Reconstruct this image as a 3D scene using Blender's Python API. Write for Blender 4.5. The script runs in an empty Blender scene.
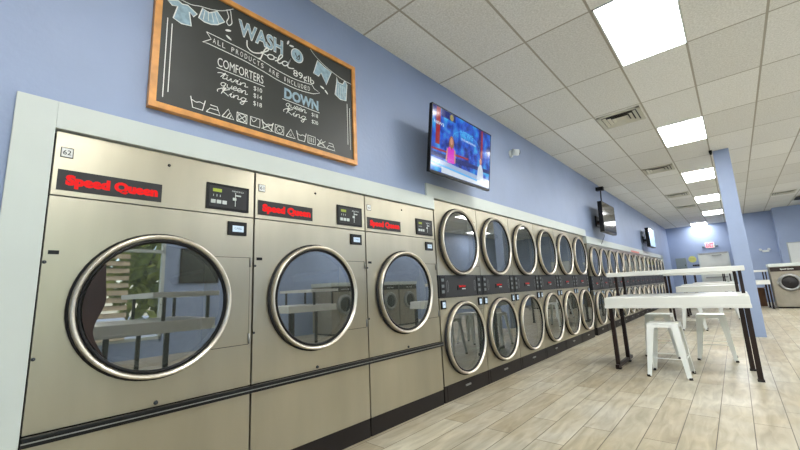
import bpy, bmesh, math, random
from mathutils import Vector, Matrix
random.seed(4)
SC = bpy.context.scene
COL = SC.collection
PI = math.pi

# ------------------------------------------------------------------ materials
def lin(c):
    return tuple(((v/255)/12.92 if v/255 <= .04045 else ((v/255+.055)/1.055)**2.4) for v in c)
def mat(name, rgb, rough=.5, metal=0., spec=.5, noise=0., nscale=6., bump=0., bscale=80., emit=None, estr=1., stretch=None, ior=None, coat=0.):
    m = bpy.data.materials.new(name); m.use_nodes = True
    nt = m.node_tree; b = nt.nodes['Principled BSDF']
    c = lin(rgb)
    b.inputs['Base Color'].default_value = (*c, 1)
    b.inputs['Roughness'].default_value = rough
    b.inputs['Metallic'].default_value = metal
    b.inputs['Specular IOR Level'].default_value = spec
    if ior: b.inputs['IOR'].default_value = ior
    if coat: b.inputs['Coat Weight'].default_value = coat
    if emit:
        b.inputs['Emission Color'].default_value = (*lin(emit), 1)
        b.inputs['Emission Strength'].default_value = estr
    if noise or bump:
        tc = nt.nodes.new('ShaderNodeTexCoord'); mp = nt.nodes.new('ShaderNodeMapping')
        nt.links.new(tc.outputs['Object'], mp.inputs['Vector'])
        if stretch: mp.inputs['Scale'].default_value = stretch
    if noise:
        n = nt.nodes.new('ShaderNodeTexNoise'); n.inputs['Scale'].default_value = nscale; n.inputs['Detail'].default_value = 4
        nt.links.new(mp.outputs['Vector'], n.inputs['Vector'])
        r = nt.nodes.new('ShaderNodeValToRGB')
        r.color_ramp.elements[0].position = .3; r.color_ramp.elements[1].position = .7
        r.color_ramp.elements[0].color = (*[max(0, v*(1-noise)) for v in c], 1)
        r.color_ramp.elements[1].color = (*[min(1, v*(1+noise)) for v in c], 1)
        nt.links.new(n.outputs['Fac'], r.inputs['Fac']); nt.links.new(r.outputs['Color'], b.inputs['Base Color'])
    if bump:
        n2 = nt.nodes.new('ShaderNodeTexNoise'); n2.inputs['Scale'].default_value = bscale
        nt.links.new(mp.outputs['Vector'], n2.inputs['Vector'])
        bp = nt.nodes.new('ShaderNodeBump'); bp.inputs['Strength'].default_value = bump; bp.inputs['Distance'].default_value = .01
        nt.links.new(n2.outputs['Fac'], bp.inputs['Height']); nt.links.new(bp.outputs['Normal'], b.inputs['Normal'])
    return m

M = {}
M['wall'] = mat('blue_paint', (146, 162, 192), .5, noise=.05, nscale=1.6, bump=.15, bscale=30)
M['steel'] = mat('brushed_stainless', (176, 170, 150), .31, .86, noise=.10, nscale=3, stretch=(1, 1, .22), bump=.12, bscale=5)
M['steel2'] = mat('polished_ring', (220, 213, 198), .34, .8, noise=.03)
M['bronze'] = mat('ring_edge', (150, 128, 88), .3, .9, noise=.03)
M['white'] = mat('white_trim_paint', (198, 206, 200), .4, noise=.03, nscale=2)
M['top'] = mat('white_laminate', (220, 221, 214), .3, noise=.02, nscale=3)
M['stool'] = mat('white_powder_coat', (234, 237, 232), .3, .0, noise=.02)
M['black'] = mat('black_plastic', (9, 9, 9), .38, spec=.3, noise=.1)
M['charcoal'] = mat('charcoal_panel', (46, 47, 48), .45, spec=.3, noise=.08, nscale=20)
M['plinth'] = mat('dark_brown_plinth', (27, 22, 20), .5, spec=.3, noise=.12, nscale=5)
M['leg'] = mat('dark_brown_steel', (34, 20, 16), .4, spec=.35, noise=.2, nscale=9)
M['rubber'] = mat('rubber', (22, 20, 20), .6, noise=.1)
M['gap'] = mat('dark_void', (30, 29, 26), .8, noise=.1)
M['drum'] = mat('drum_steel', (120, 122, 120), .35, .7, noise=.2, nscale=30)
M['red'] = mat('red_letters', (205, 12, 12), .5, noise=.03, spec=.2, emit=(225, 16, 14), estr=.10)
M['ink'] = mat('dark_print', (45, 50, 55), .6, noise=.05)
M['label'] = mat('white_plate', (222, 226, 222), .4, noise=.02)
M['lcd'] = mat('lcd_grey', (170, 186, 200), .2, noise=.08, nscale=40, emit=(150, 170, 190), estr=.25)
M['lcdg'] = mat('lcd_green', (120, 130, 40), .3, noise=.05, emit=(120, 140, 30), estr=.3)
M['pink'] = mat('pink_glow', (214, 140, 128), .5, noise=.05)
M['wsteel'] = mat('satin_washer_steel', (150, 144, 130), .5, .4, noise=.08)
M['dim'] = mat('dim_key', (112, 118, 118), .4, noise=.1, nscale=60)
M['key'] = mat('pale_key', (190, 198, 195), .4, noise=.05)
M['oak'] = mat('honey_oak', (214, 150, 78), .4, noise=.18, nscale=14, stretch=(1, 1, 1))
M['board'] = mat('chalkboard_black', (50, 52, 48), .45, noise=.14, nscale=3)
M['chalk'] = mat('chalk_white', (226, 230, 222), .8, noise=.04)
M['chalkb'] = mat('chalk_pale_blue', (150, 176, 188), .8, noise=.25, nscale=30)
M['metal'] = mat('grey_metal', (150, 152, 150), .35, .7, noise=.05)
M['vent'] = mat('vent_cream', (205, 203, 186), .5, noise=.04)
M['door'] = mat('door_cream', (205, 208, 200), .4, noise=.03)
M['grey'] = mat('panel_grey', (128, 140, 142), .5, noise=.05)
M['yellow'] = mat('yellow_sign', (196, 196, 110), .5, noise=.05)
M['foil'] = mat('frosted_grey', (165, 172, 170), .5, noise=.04)
M['card'] = mat('cardboard', (128, 96, 76), .8, noise=.08)
M['leaf'] = mat('leaves', (150, 156, 66), .6, noise=.45, nscale=5)
M['bark'] = mat('bark', (92, 74, 58), .8, noise=.3, nscale=10)
M['asphalt'] = mat('pale_concrete', (200, 196, 186), .9, noise=.1)
M['siding'] = mat('tan_siding', (190, 176, 150), .7, noise=.06)
M['exit'] = mat('exit_red', (240, 60, 70), .4, noise=.03, emit=(255, 50, 70), estr=1.6)
M['lamp'] = mat('lamp_diffuser', (255, 255, 252), .5, noise=.01, emit=(252, 252, 250), estr=9.0)
M['spot'] = mat('pale_plastic', (216, 222, 220), .4, noise=.02)

def glass_mat(name, tint, ior, refl, haze=0.):
    m = bpy.data.materials.new(name); m.use_nodes = True; nt = m.node_tree; nt.nodes.clear()
    o = nt.nodes.new('ShaderNodeOutputMaterial'); mx = nt.nodes.new('ShaderNodeMixShader')
    t = nt.nodes.new('ShaderNodeBsdfTransparent'); g = nt.nodes.new('ShaderNodeBsdfGlossy')
    f = nt.nodes.new('ShaderNodeFresnel'); ns = nt.nodes.new('ShaderNodeTexNoise'); r = nt.nodes.new('ShaderNodeValToRGB')
    ns.inputs['Scale'].default_value = 2
    r.color_ramp.elements[0].color = (*[v*.9 for v in lin(tint)], 1); r.color_ramp.elements[1].color = (*lin(tint), 1)
    nt.links.new(ns.outputs['Fac'], r.inputs['Fac']); nt.links.new(r.outputs['Color'], t.inputs['Color'])
    g.inputs['Roughness'].default_value = .015; g.inputs['Color'].default_value = (refl, refl, refl, 1)
    f.inputs['IOR'].default_value = ior
    nt.links.new(f.outputs['Fac'], mx.inputs['Fac']); nt.links.new(t.outputs['BSDF'], mx.inputs[1]); nt.links.new(g.outputs['BSDF'], mx.inputs[2])
    df = nt.nodes.new('ShaderNodeBsdfDiffuse'); df.inputs['Color'].default_value = (*lin((176, 190, 178)), 1); mz = nt.nodes.new('ShaderNodeMixShader'); mz.inputs['Fac'].default_value = haze
    nt.links.new(mx.outputs['Shader'], mz.inputs[1]); nt.links.new(df.outputs['BSDF'], mz.inputs[2])
    nt.links.new(mz.outputs['Shader'], o.inputs['Surface'])
    return m
M['glass'] = glass_mat('tinted_door_glass', (130, 138, 134), 3.3, .98, .055)
M['pane'] = glass_mat('window_glass', (250, 252, 250), 1.4, .9)

# ceiling: 2x4 tiles, grid and fissured speckle
def ceiling_mat():
    m = bpy.data.materials.new('acoustic_tiles'); m.use_nodes = True; nt = m.node_tree; b = nt.nodes['Principled BSDF']
    L = nt.links.new; N = nt.nodes.new
    g = N('ShaderNodeNewGeometry'); s = N('ShaderNodeSeparateXYZ'); L(g.outputs['Position'], s.inputs[0])
    def math_(op, a, bb=None, c=None):
        n = N('ShaderNodeMath'); n.operation = op
        for i, v in enumerate((a, bb, c)):
            if v is None: continue
            if isinstance(v, (int, float)): n.inputs[i].default_value = v
            else: L(v, n.inputs[i])
        return n.outputs[0]
    def line(ch, off, per, w):
        q = math_('DIVIDE', math_('SUBTRACT', ch, off), per)
        fr = math_('SUBTRACT', q, math_('FLOOR', q))
        d = math_('MINIMUM', fr, math_('SUBTRACT', 1.0, fr))
        return math_('LESS_THAN', math_('MULTIPLY', d, per), w), math_('FLOOR', q)
    lx, ix = line(s.outputs['X'], .459, .6096, .0105)
    ly, iy = line(s.outputs['Y'], 1.02, 1.23, .0095)
    grid = math_('MAXIMUM', lx, ly)
    cb = N('ShaderNodeCombineXYZ'); L(ix, cb.inputs[0]); L(iy, cb.inputs[1])
    wn = N('ShaderNodeTexWhiteNoise'); wn.noise_dimensions = '3D'; L(cb.outputs[0], wn.inputs['Vector'])
    n1 = N('ShaderNodeTexNoise'); n1.inputs['Scale'].default_value = 62; n1.inputs['Detail'].default_value = 6; L(g.outputs['Position'], n1.inputs['Vector'])
    v = math_('ADD', math_('MULTIPLY', n1.outputs['Fac'], .40), math_('MULTIPLY', wn.outputs['Value'], .08))
    r = N('ShaderNodeValToRGB'); L(v, r.inputs['Fac'])
    r.color_ramp.elements[0].position = .12; r.color_ramp.elements[1].position = .36
    r.color_ramp.elements[0].color = (*lin((208, 206, 197)), 1); r.color_ramp.elements[1].color = (*lin((250, 249, 243)), 1)
    mx = N('ShaderNodeMixRGB'); L(grid, mx.inputs['Fac']); L(r.outputs['Color'], mx.inputs['Color1'])
    mx.inputs['Color2'].default_value = (*lin((176, 170, 154)), 1)
    L(mx.outputs['Color'], b.inputs['Base Color']); b.inputs['Roughness'].default_value = .9
    bp = N('ShaderNodeBump'); bp.inputs['Strength'].default_value = .15; bp.inputs['Distance'].default_value = .006
    L(math_('SUBTRACT', n1.outputs['Fac'], math_('MULTIPLY', grid, -1.5)), bp.inputs['Height']); bp.invert = True
    L(bp.outputs['Normal'], b.inputs['Normal'])
    return m
M['ceiling'] = ceiling_mat()

def floor_mat():
    m = bpy.data.materials.new('plank_tiles'); m.use_nodes = True; nt = m.node_tree; b = nt.nodes['Principled BSDF']
    L = nt.links.new; N = nt.nodes.new
    g = N('ShaderNodeNewGeometry'); mp = N('ShaderNodeMapping'); L(g.outputs['Position'], mp.inputs['Vector'])
    mp.inputs['Rotation'].default_value = (0, 0, -PI/2)      # bricks run along y
    mp.inputs['Location'].default_value = (.3, .03, 0)
    br = N('ShaderNodeTexBrick'); L(mp.outputs['Vector'], br.inputs['Vector'])
    br.offset = .37; br.offset_frequency = 2; br.squash = 1
    br.inputs['Scale'].default_value = 1; br.inputs['Brick Width'].default_value = 1.2; br.inputs['Row Height'].default_value = .202
    br.inputs['Mortar Size'].default_value = .0032; br.inputs['Mortar Smooth'].default_value = .2; br.inputs['Bias'].default_value = 0
    br.inputs['Color1'].default_value = (0, 0, 0, 1); br.inputs['Color2'].default_value = (1, 1, 1, 1); br.inputs['Mortar'].default_value = (.5, .5, .5, 1)
    cr = N('ShaderNodeValToRGB'); L(br.outputs['Color'], cr.inputs['Fac'])
    cr.color_ramp.elements[0].color = (*lin((178, 168, 146)), 1); cr.color_ramp.elements[1].color = (*lin((198, 194, 178)), 1)
    e = cr.color_ramp.elements.new(.35); e.color = (*lin((184, 177, 157)), 1)
    e = cr.color_ramp.elements.new(.7); e.color = (*lin((190, 184, 167)), 1)
    mp2 = N('ShaderNodeMapping'); L(g.outputs['Position'], mp2.inputs['Vector']); mp2.inputs['Scale'].default_value = (9, 1.6, 1)
    n = N('ShaderNodeTexNoise'); n.inputs['Scale'].default_value = 1.6; n.inputs['Detail'].default_value = 8; n.inputs['Distortion'].default_value = .8; L(mp2.outputs['Vector'], n.inputs['Vector'])
    r2 = N('ShaderNodeValToRGB'); L(n.outputs['Fac'], r2.inputs['Fac'])
    r2.color_ramp.elements[0].position = .3; r2.color_ramp.elements[1].position = .72
    r2.color_ramp.elements[0].color = (.60, .58, .53, 1); r2.color_ramp.elements[1].color = (1.08, 1.08, 1.08, 1)
    mu = N('ShaderNodeMixRGB'); mu.blend_type = 'MULTIPLY'; mu.inputs['Fac'].default_value = .85
    L(cr.outputs['Color'], mu.inputs['Color1']); L(r2.outputs['Color'], mu.inputs['Color2'])
    n3 = N('ShaderNodeTexNoise'); n3.inputs['Scale'].default_value = 1.3; n3.inputs['Detail'].default_value = 5; n3.inputs['Distortion'].default_value = 1.2; L(g.outputs['Position'], n3.inputs['Vector'])
    r3 = N('ShaderNodeValToRGB'); L(n3.outputs['Fac'], r3.inputs['Fac']); r3.color_ramp.elements[0].position = .35; r3.color_ramp.elements[1].position = .65
    r3.color_ramp.elements[0].color = (.90, .85, .75, 1); r3.color_ramp.elements[1].color = (1.02, 1.03, 1.04, 1)
    m3 = N('ShaderNodeMixRGB'); m3.blend_type = 'MULTIPLY'; m3.inputs['Fac'].default_value = 1; L(mu.outputs['Color'], m3.inputs['Color1']); L(r3.outputs['Color'], m3.inputs['Color2']); mu = m3
    mx = N('ShaderNodeMixRGB'); L(br.outputs['Fac'], mx.inputs['Fac']); L(mu.outputs['Color'], mx.inputs['Color1'])
    mx.inputs['Color2'].default_value = (*lin((84, 75, 60)), 1)
    L(mx.outputs['Color'], b.inputs['Base Color'])
    b.inputs['Roughness'].default_value = .38
    bp = N('ShaderNodeBump'); bp.inputs['Strength'].default_value = .25; bp.inputs['Distance'].default_value = .004
    L(n.outputs['Fac'], bp.inputs['Height']); L(bp.outputs['Normal'], b.inputs['Normal'])
    return m
M['floor'] = floor_mat()

# ------------------------------------------------------------------ mesh helper
class MB:
    def __init__(s): s.bm = bmesh.new(); s.mats = []
    def mi(s, m):
        if m not in s.mats: s.mats.append(m)
        return s.mats.index(m)
    def face(s, pts, m, smooth=False):
        try: f = s.bm.faces.new([s.bm.verts.new(p) for p in pts])
        except ValueError: return
        f.material_index = s.mi(m); f.smooth = smooth; return f
    def box(s, x0, x1, y0, y1, z0, z1, m, bev=0.):
        t = bmesh.new(); bmesh.ops.create_cube(t, size=1)
        for v in t.verts:
            v.co = Vector(((x0+x1)/2+v.co.x*(x1-x0), (y0+y1)/2+v.co.y*(y1-y0), (z0+z1)/2+v.co.z*(z1-z0)))
        if bev: bmesh.ops.bevel(t, geom=t.edges[:], offset=bev, segments=2, affect='EDGES', profile=.7)
        s.merge(t, m, smooth=False); return s
    def merge(s, t, m, smooth=False, mtx=None):
        i = s.mi(m); mp = {}
        for v in t.verts: mp[v] = s.bm.verts.new(mtx @ v.co if mtx else v.co)
        for f in t.faces:
            try: g = s.bm.faces.new([mp[v] for v in f.verts])
            except ValueError: continue
            g.material_index = i; g.smooth = smooth
        t.free()
    def lathe(s, prof, m, c=(0, 0, 0), axis='x', n=56, closed=False, smooth=True):
        """prof: list of (r, d): radius and distance along the axis"""
        rings = []
        for r, d in prof:
            ring = []
            for k in range(n):
                a = 2*PI*k/n; u, w = r*math.cos(a), r*math.sin(a)
                p = {'x': (d, u, w), 'y': (w, d, u), 'z': (u, w, d)}[axis]
                ring.append(s.bm.verts.new((c[0]+p[0], c[1]+p[1], c[2]+p[2])))
            rings.append(ring)
        if closed: rings.append(rings[0])
        i = s.mi(m)
        for a, b in zip(rings, rings[1:]):
            for k in range(n):
                f = s.bm.faces.new((a[k], a[(k+1) % n], b[(k+1) % n], b[k])); f.material_index = i; f.smooth = smooth
        return rings
    def disk(s, r, m, c, axis='x', n=56, d=0.):
        pts = []
        for k in range(n):
            a = 2*PI*k/n; u, w = r*math.cos(a), r*math.sin(a)
            p = {'x': (d, u, w), 'y': (w, d, u), 'z': (u, w, d)}[axis]
            pts.append((c[0]+p[0], c[1]+p[1], c[2]+p[2]))
        s.face(pts, m)
    def cyl(s, p, q, r, m, n=14, r2=None):
        p, q = Vector(p), Vector(q); d = q-p; L = d.length
        t = bmesh.new(); bmesh.ops.create_cone(t, cap_ends=True, segments=n, radius1=r, radius2=r if r2 is None else r2, depth=L)
        mt = Matrix.Translation((p+q)/2) @ d.to_track_quat('Z', 'Y').to_matrix().to_4x4()
        i = s.mi(m); mp = {}
        for v in t.verts: mp[v] = s.bm.verts.new(mt @ v.co)
        for f in t.faces:
            g = s.bm.faces.new([mp[v] for v in f.verts]); g.material_index = i; g.smooth = len(f.verts) == 4
        t.free()
    def bar(s, p, q, a, b, m, up=(0, 0, 1), a2=None, b2=None, bev=0):
        """a tapering rectangular bar from p to q, sections a x b and a2 x b2"""
        p, q = Vector(p), Vector(q); d = (q-p).normalized(); X = d.cross(Vector(up))
        if X.length < 1e-4: X = Vector((1, 0, 0))
        X.normalize(); Y = X.cross(d); a2 = a if a2 is None else a2; b2 = b if b2 is None else b2
        V = []
        for c, aa, bb in ((p, a, b), (q, a2, b2)):
            V.append([s.bm.verts.new(c+X*sx*aa/2+Y*sy*bb/2) for sx, sy in ((-1, -1), (1, -1), (1, 1), (-1, 1))])
        i = s.mi(m); fs = [V[0][::-1], V[1]]+[(V[0][k], V[0][(k+1) % 4], V[1][(k+1) % 4], V[1][k]) for k in range(4)]
        for f in fs:
            g = s.bm.faces.new(f); g.material_index = i
    def plate_hole(s, x0, x1, y0, y1, z0, z1, yc, zc, r, m, n=64):
        """front sheet with a round hole, with its edge thickness"""
        def out(a):
            c, w = math.cos(a), math.sin(a)
            ty = ((y1-yc) if c > 0 else (y0-yc))/c if abs(c) > 1e-9 else 1e9
            tz = ((z1-zc) if w > 0 else (z0-zc))/w if abs(w) > 1e-9 else 1e9
            t = min(ty, tz); return (yc+c*t, zc+w*t)
        angs = [2*PI*k/n for k in range(n)]
        for cy, cz in ((y0, z0), (y1, z0), (y0, z1), (y1, z1)):
            a = math.atan2(cz-zc, cy-yc) % (2*PI); angs.append(a)
        angs = sorted(angs); k = len(angs); i = s.mi(m)
        A = [s.bm.verts.new((x1, yc+r*math.cos(a), zc+r*math.sin(a))) for a in angs]
        B = [s.bm.verts.new((x1, *out(a))) for a in angs]
        A2 = [s.bm.verts.new((x0, yc+r*math.cos(a), zc+r*math.sin(a))) for a in angs]
        B2 = [s.bm.verts.new((x0, *out(a))) for a in angs]
        for j in range(k):
            l = (j+1) % k
            for q in ((A[j], B[j], B[l], A[l]), (B[j], B2[j], B2[l], B[l]), (A[j], A[l], A2[l], A2[j]), (A2[j], A2[l], B2[l], B2[j])):
                f = s.bm.faces.new(q); f.material_index = i
    def ribbon(s, pts, w, x, m, close=False, th=.0008):
        """chalk stroke in the y-z plane"""
        if close: pts = list(pts)+[pts[0]]
        i = s.mi(m); n = len(pts); L = []; R = []
        for k in range(n):
            a = pts[max(0, k-1)]; b = pts[min(n-1, k+1)]
            if close and k in (0, n-1): a, b = pts[-2], pts[1]
            d = Vector((b[0]-a[0], b[1]-a[1]))
            if d.length < 1e-6: d = Vector((1, 0))
            d.normalize(); nx, ny = -d.y*w/2, d.x*w/2
            L.append(s.bm.verts.new((x, pts[k][0]+nx, pts[k][1]+ny))); R.append(s.bm.verts.new((x, pts[k][0]-nx, pts[k][1]-ny)))
        for k in range(n-1):
            f = s.bm.faces.new((L[k], R[k], R[k+1], L[k+1])); f.material_index = i
    def text(s, body, y, z, h, w, m, x, shear=0, bold=0., anchor='L'):
        """built-in font, letters facing +x; h = cap height, w = total width (None = natural)"""
        cu = bpy.data.curves.new('t', 'FONT'); cu.body = body; cu.size = 1; cu.offset = bold; cu.extrude = 0; cu.resolution_u = 3
        ob = bpy.data.objects.new('t', cu); COL.objects.link(ob)
        dg = bpy.context.evaluated_depsgraph_get(); me = bpy.data.meshes.new_from_object(ob.evaluated_get(dg))
        xs = [v.co.x for v in me.vertices]; ww = max(xs)-min(xs); x0 = min(xs); i = s.mi(m)
        sc = h/.70; sy = (w/ww) if w else sc
        o = y if anchor == 'L' else y-ww*sy/2
        V = [s.bm.verts.new((x, o+(v.co.x-x0)*sy+shear*v.co.y*sc, z+v.co.y*sc)) for v in me.vertices]
        for p in me.polygons:
            try: f = s.bm.faces.new([V[k] for k in p.vertices]); f.material_index = i
            except ValueError: pass
        bpy.data.objects.remove(ob); bpy.data.curves.remove(cu); bpy.data.meshes.remove(me)
    def done(s, name, parent=None, loc=None, norm=True):
        if norm: bmesh.ops.recalc_face_normals(s.bm, faces=s.bm.faces[:])
        me = bpy.data.meshes.new(name); s.bm.to_mesh(me); s.bm.free()
        for m in s.mats: me.materials.append(m)
        o = bpy.data.objects.new(name, me); COL.objects.link(o)
        if parent: o.parent = parent
        if loc: o.location = loc
        return o

def empty(name, label, cat, loc=(0, 0, 0), rz=0, group=None):
    o = bpy.data.objects.new(name, None); COL.objects.link(o); o.empty_display_size = .1
    o.location = loc; o.rotation_euler = (0, 0, rz)
    return tag(o, label, cat, group)
def tag(o, label, cat, group=None):
    o['label'] = label; o['category'] = cat
    if group: o['group'] = group
    return o
def struct(o):
    o['kind'] = 'structure'; return o
def copy_tree(o, parent=None):
    c = o.copy(); COL.objects.link(c)
    if parent: c.parent = parent
    for ch in list(o.children): copy_tree(ch, c)
    return c
def dup(o, loc, label, rz=None, group=None):
    c = copy_tree(o); c.location = loc; c['label'] = label
    if rz is not None: c.rotation_euler = (0, 0, rz)
    if group: c['group'] = group
    return c

# ------------------------------------------------------------------ the room
H = 3.53; YF = 22.9; XR = 7.0; Y0 = -3.0
b = MB(); b.box(-1.3, XR+.15, Y0-.15, YF+.2, -.12, 0, M['floor']); struct(b.done('floor'))
b = MB(); b.box(-1.3, XR+.15, Y0-.15, YF+.2, H, H+.12, M['ceiling']); struct(b.done('ceiling'))
# left wall with the opening the machines are built into
b = MB(); W = M['wall']
b.box(-.12, 0, Y0, .06, 0, H, W)
b.box(-.12, 0, .06, 3.08, 2.08, H, W); b.box(-.12, 0, 3.08, 8.66, 2.21, H, W); b.box(-.12, 0, 8.66, 20.1, 2.07, H, W)
b.box(-.12, 0, 20.1, YF, 0, H, W)
b.box(-1.3, -1.2, Y0, YF, 0, H, M['gap'])  # unseen backing added to stop sky light leaking through the machine seams
struct(b.done('wall_left'))
b = MB(); b.box(-1.2, 2.95, YF, YF+.12, 0, H, W); struct(b.done('wall_back'))
b = MB(); b.box(2.83, 2.95, 20.62, YF, 0, H, W); b.box(2.83, 3.75, 20.5, 20.62, 0, H, W); b.box(3.69, 3.81, 19.9, 20.5, 0, H, W)
b.box(3.69, XR, 19.78, 19.9, 0, H, W); struct(b.done('wall_back_recess'))
fx0, fx1, fz0, fz1 = 3.2, 6.6, .25, 2.9
b = MB(); b.box(-1.2, fx0, Y0-.12, Y0, 0, H, W); b.box(fx1, XR, Y0-.12, Y0, 0, H, W); b.box(fx0, fx1, Y0-.12, Y0, 0, fz0, W); b.box(fx0, fx1, Y0-.12, Y0, fz1, H, W); struct(b.done('wall_front'))
wy0, wy1, wz0, wz1 = -1.6, 2.75, .35, 2.75
b = MB(); b.box(XR, XR+.12, Y0, wy0, 0, H, W); b.box(XR, XR+.12, wy1, 19.9, 0, H, W)
b.box(XR, XR+.12, wy0, wy1, 0, wz0, W); b.box(XR, XR+.12, wy0, wy1, wz1, H, W); struct(b.done('wall_right'))
# unseen front window added to lighten the ceiling, then the right window
fr = MB()
for k in range(6): x = fx0+k*(fx1-fx0-.06)/5; fr.box(x, x+.06, Y0-.09, Y0+.03, fz0, fz1, M['white'], .004)
for z in (fz0, fz1-.06): fr.box(fx0, fx1, Y0-.09, Y0+.03, z, z+.06, M['white'], .004)
win = struct(fr.done('added_window'))
b = MB(); b.face([(fx0, Y0-.05, fz0), (fx1, Y0-.05, fz0), (fx1, Y0-.05, fz1), (fx0, Y0-.05, fz1)], M['pane']); b.done('glass_pane', win)
fr = MB()
for y in (wy0, .3, 1.55, wy1-.06): fr.box(XR-.03, XR+.09, y, y+.06, wz0, wz1, M['white'], .004)
for z in (wz0, 2.15, wz1-.06): fr.box(XR-.03, XR+.09, wy0, wy1, z, z+.06, M['white'], .004)
win = struct(fr.done('window_1'))
b = MB(); b.face([(XR+.05, wy0, wz0), (XR+.05, wy1, wz0), (XR+.05, wy1, wz1), (XR+.05, wy0, wz1)], M['pane']); b.done('glass_pane', win)
b = MB()
for k in range(12):
    z = .45+k*.145; b.bar((XR-.07, 1.64, z), (XR-.07, 2.1, z), .012, .10, M['siding'], up=(.5, 0, 1))
tag(b.done('window_blind'), 'tan slatted blind hanging beside the mullion of the right window', 'blind')

# white surround of the machines
T = M['white']
b = MB(); b.box(-.10, .022, .052, .192, 0, 2.085, T, .003); b.box(-.10, .022, .192, 3.075, 1.952, 2.085, T, .003); struct(b.done('trim_1'))
b = MB(); b.box(-.10, .022, 3.075, 3.195, 1.952, 2.0765, T); b.box(-.10, .022, 3.075, 8.70, 2.076, 2.222, T, .003); struct(b.done('trim_2'))
b = MB(); b.box(-.10, .022, 8.70, 20.02, 1.935, 2.09, T, .003); b.box(-.10, .022, 19.78, 20.12, 0, 2.09, T, .003); struct(b.done('trim_3'))

# blue column
b = MB(); b.box(2.325, 2.565, 9.42, 9.72, 0, H, M['wall'], .006)
tag(b.done('support_column'), 'square blue painted column rising to the ceiling behind the front table', 'column')

# ------------------------------------------------------------------ shared machine parts
def door(root, yc, zc, r, side=1, x=.0):
    """round dryer door: gasket, ring, glass; faces +x"""
    g = MB(); g.lathe([(r*.86, x-.02), (r*1.02, x-.02), (r*1.03, x+.012), (r*.98, x+.02), (r*.86, x+.015)], M['rubber'], (0, yc, zc), closed=True)
    d = MB()
    ri = r*.915
    d.lathe([(ri, x+.018), (ri+.002, x+.034), (ri+.008, x+.040), (r*.965, x+.060), (r*.985, x+.060), (r*.998, x+.052), (r*1.0, x+.020), (r*.97, x+.016)], M['steel2'], (0, yc, zc), closed=True)
    do = d.done('door', root)
    g.done('gasket', do)
    q = MB(); q.lathe([(ri+.002, x+.036), (r*.6, x+.036), (.004, x+.036)], M['glass'], (0, yc, zc)); q.done('door_glass', do)
    q = MB(); q.lathe([(ri-.016, x+.026), (ri+.004, x+.026), (ri+.004, x+.048), (ri-.008, x+.046)], M['black'], (0, yc, zc), closed=True); q.done('inner_seal', do)
    return do
def drum(root, yc, zc, r, depth):
    q = MB()
    q.lathe([(r*.92, -.01), (r*.92, -.06), (r*1.0, -.10), (r*1.0, -depth), (r*.7, -depth-.01), (.01, -depth-.01)], M['drum'], (0, yc, zc), n=40)
    for k in range(3):
        a = k*2*PI/3+.5
        q.bar((-.12, yc+r*.93*math.cos(a), zc+r*.93*math.sin(a)), (-depth, yc+r*.93*math.cos(a), zc+r*.93*math.sin(a)), .05, .10, M['drum'], up=(0, math.cos(a), math.sin(a)))
    q.done('drum', root, norm=False)
def shell(root, w, h, name='cabinet', depth=1.0):
    q = MB(); t = .006
    q.box(-depth, -.03, 0.002, .002+t, .0, h, M['gap']); q.box(-depth, -.03, w-t-.002, w-.002, 0, h, M['gap'])
    q.box(-depth, -.03, .002, w-.002, h-t, h, M['gap']); q.box(-depth, -depth+t, .002, w-.002, 0, h, M['gap'])
    q.box(-.045, -.031, .008, .03, 0, h-t, M['gap']); q.box(-.045, -.031, w-.03, w-.008, 0, h-t, M['gap'])
    return q.done(name, root)
def reader(root, y0, y1, z0, z1):
    q = MB(); q.box(-.01, .012, y0, y1, z0, z1, M['black'], .003); c = q.done('card_reader', root)
    q = MB(); m = .22*(y1-y0)
    q.face([(.0125, y0+m, z0+m*.8), (.0125, y1-m*.8, z0+m*.8), (.0125, y1-m*.8, z1-m), (.0125, y0+m, z1-m)], M['lcd'])
    q.text('CARD', (y0+y1)/2+m*.1, (z0+z1)/2-(z1-z0)*.08, (z1-z0)*.16, (y1-y0)*.40, M['ink'], .0131, anchor='C')
    q.done('display', c); return c

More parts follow.
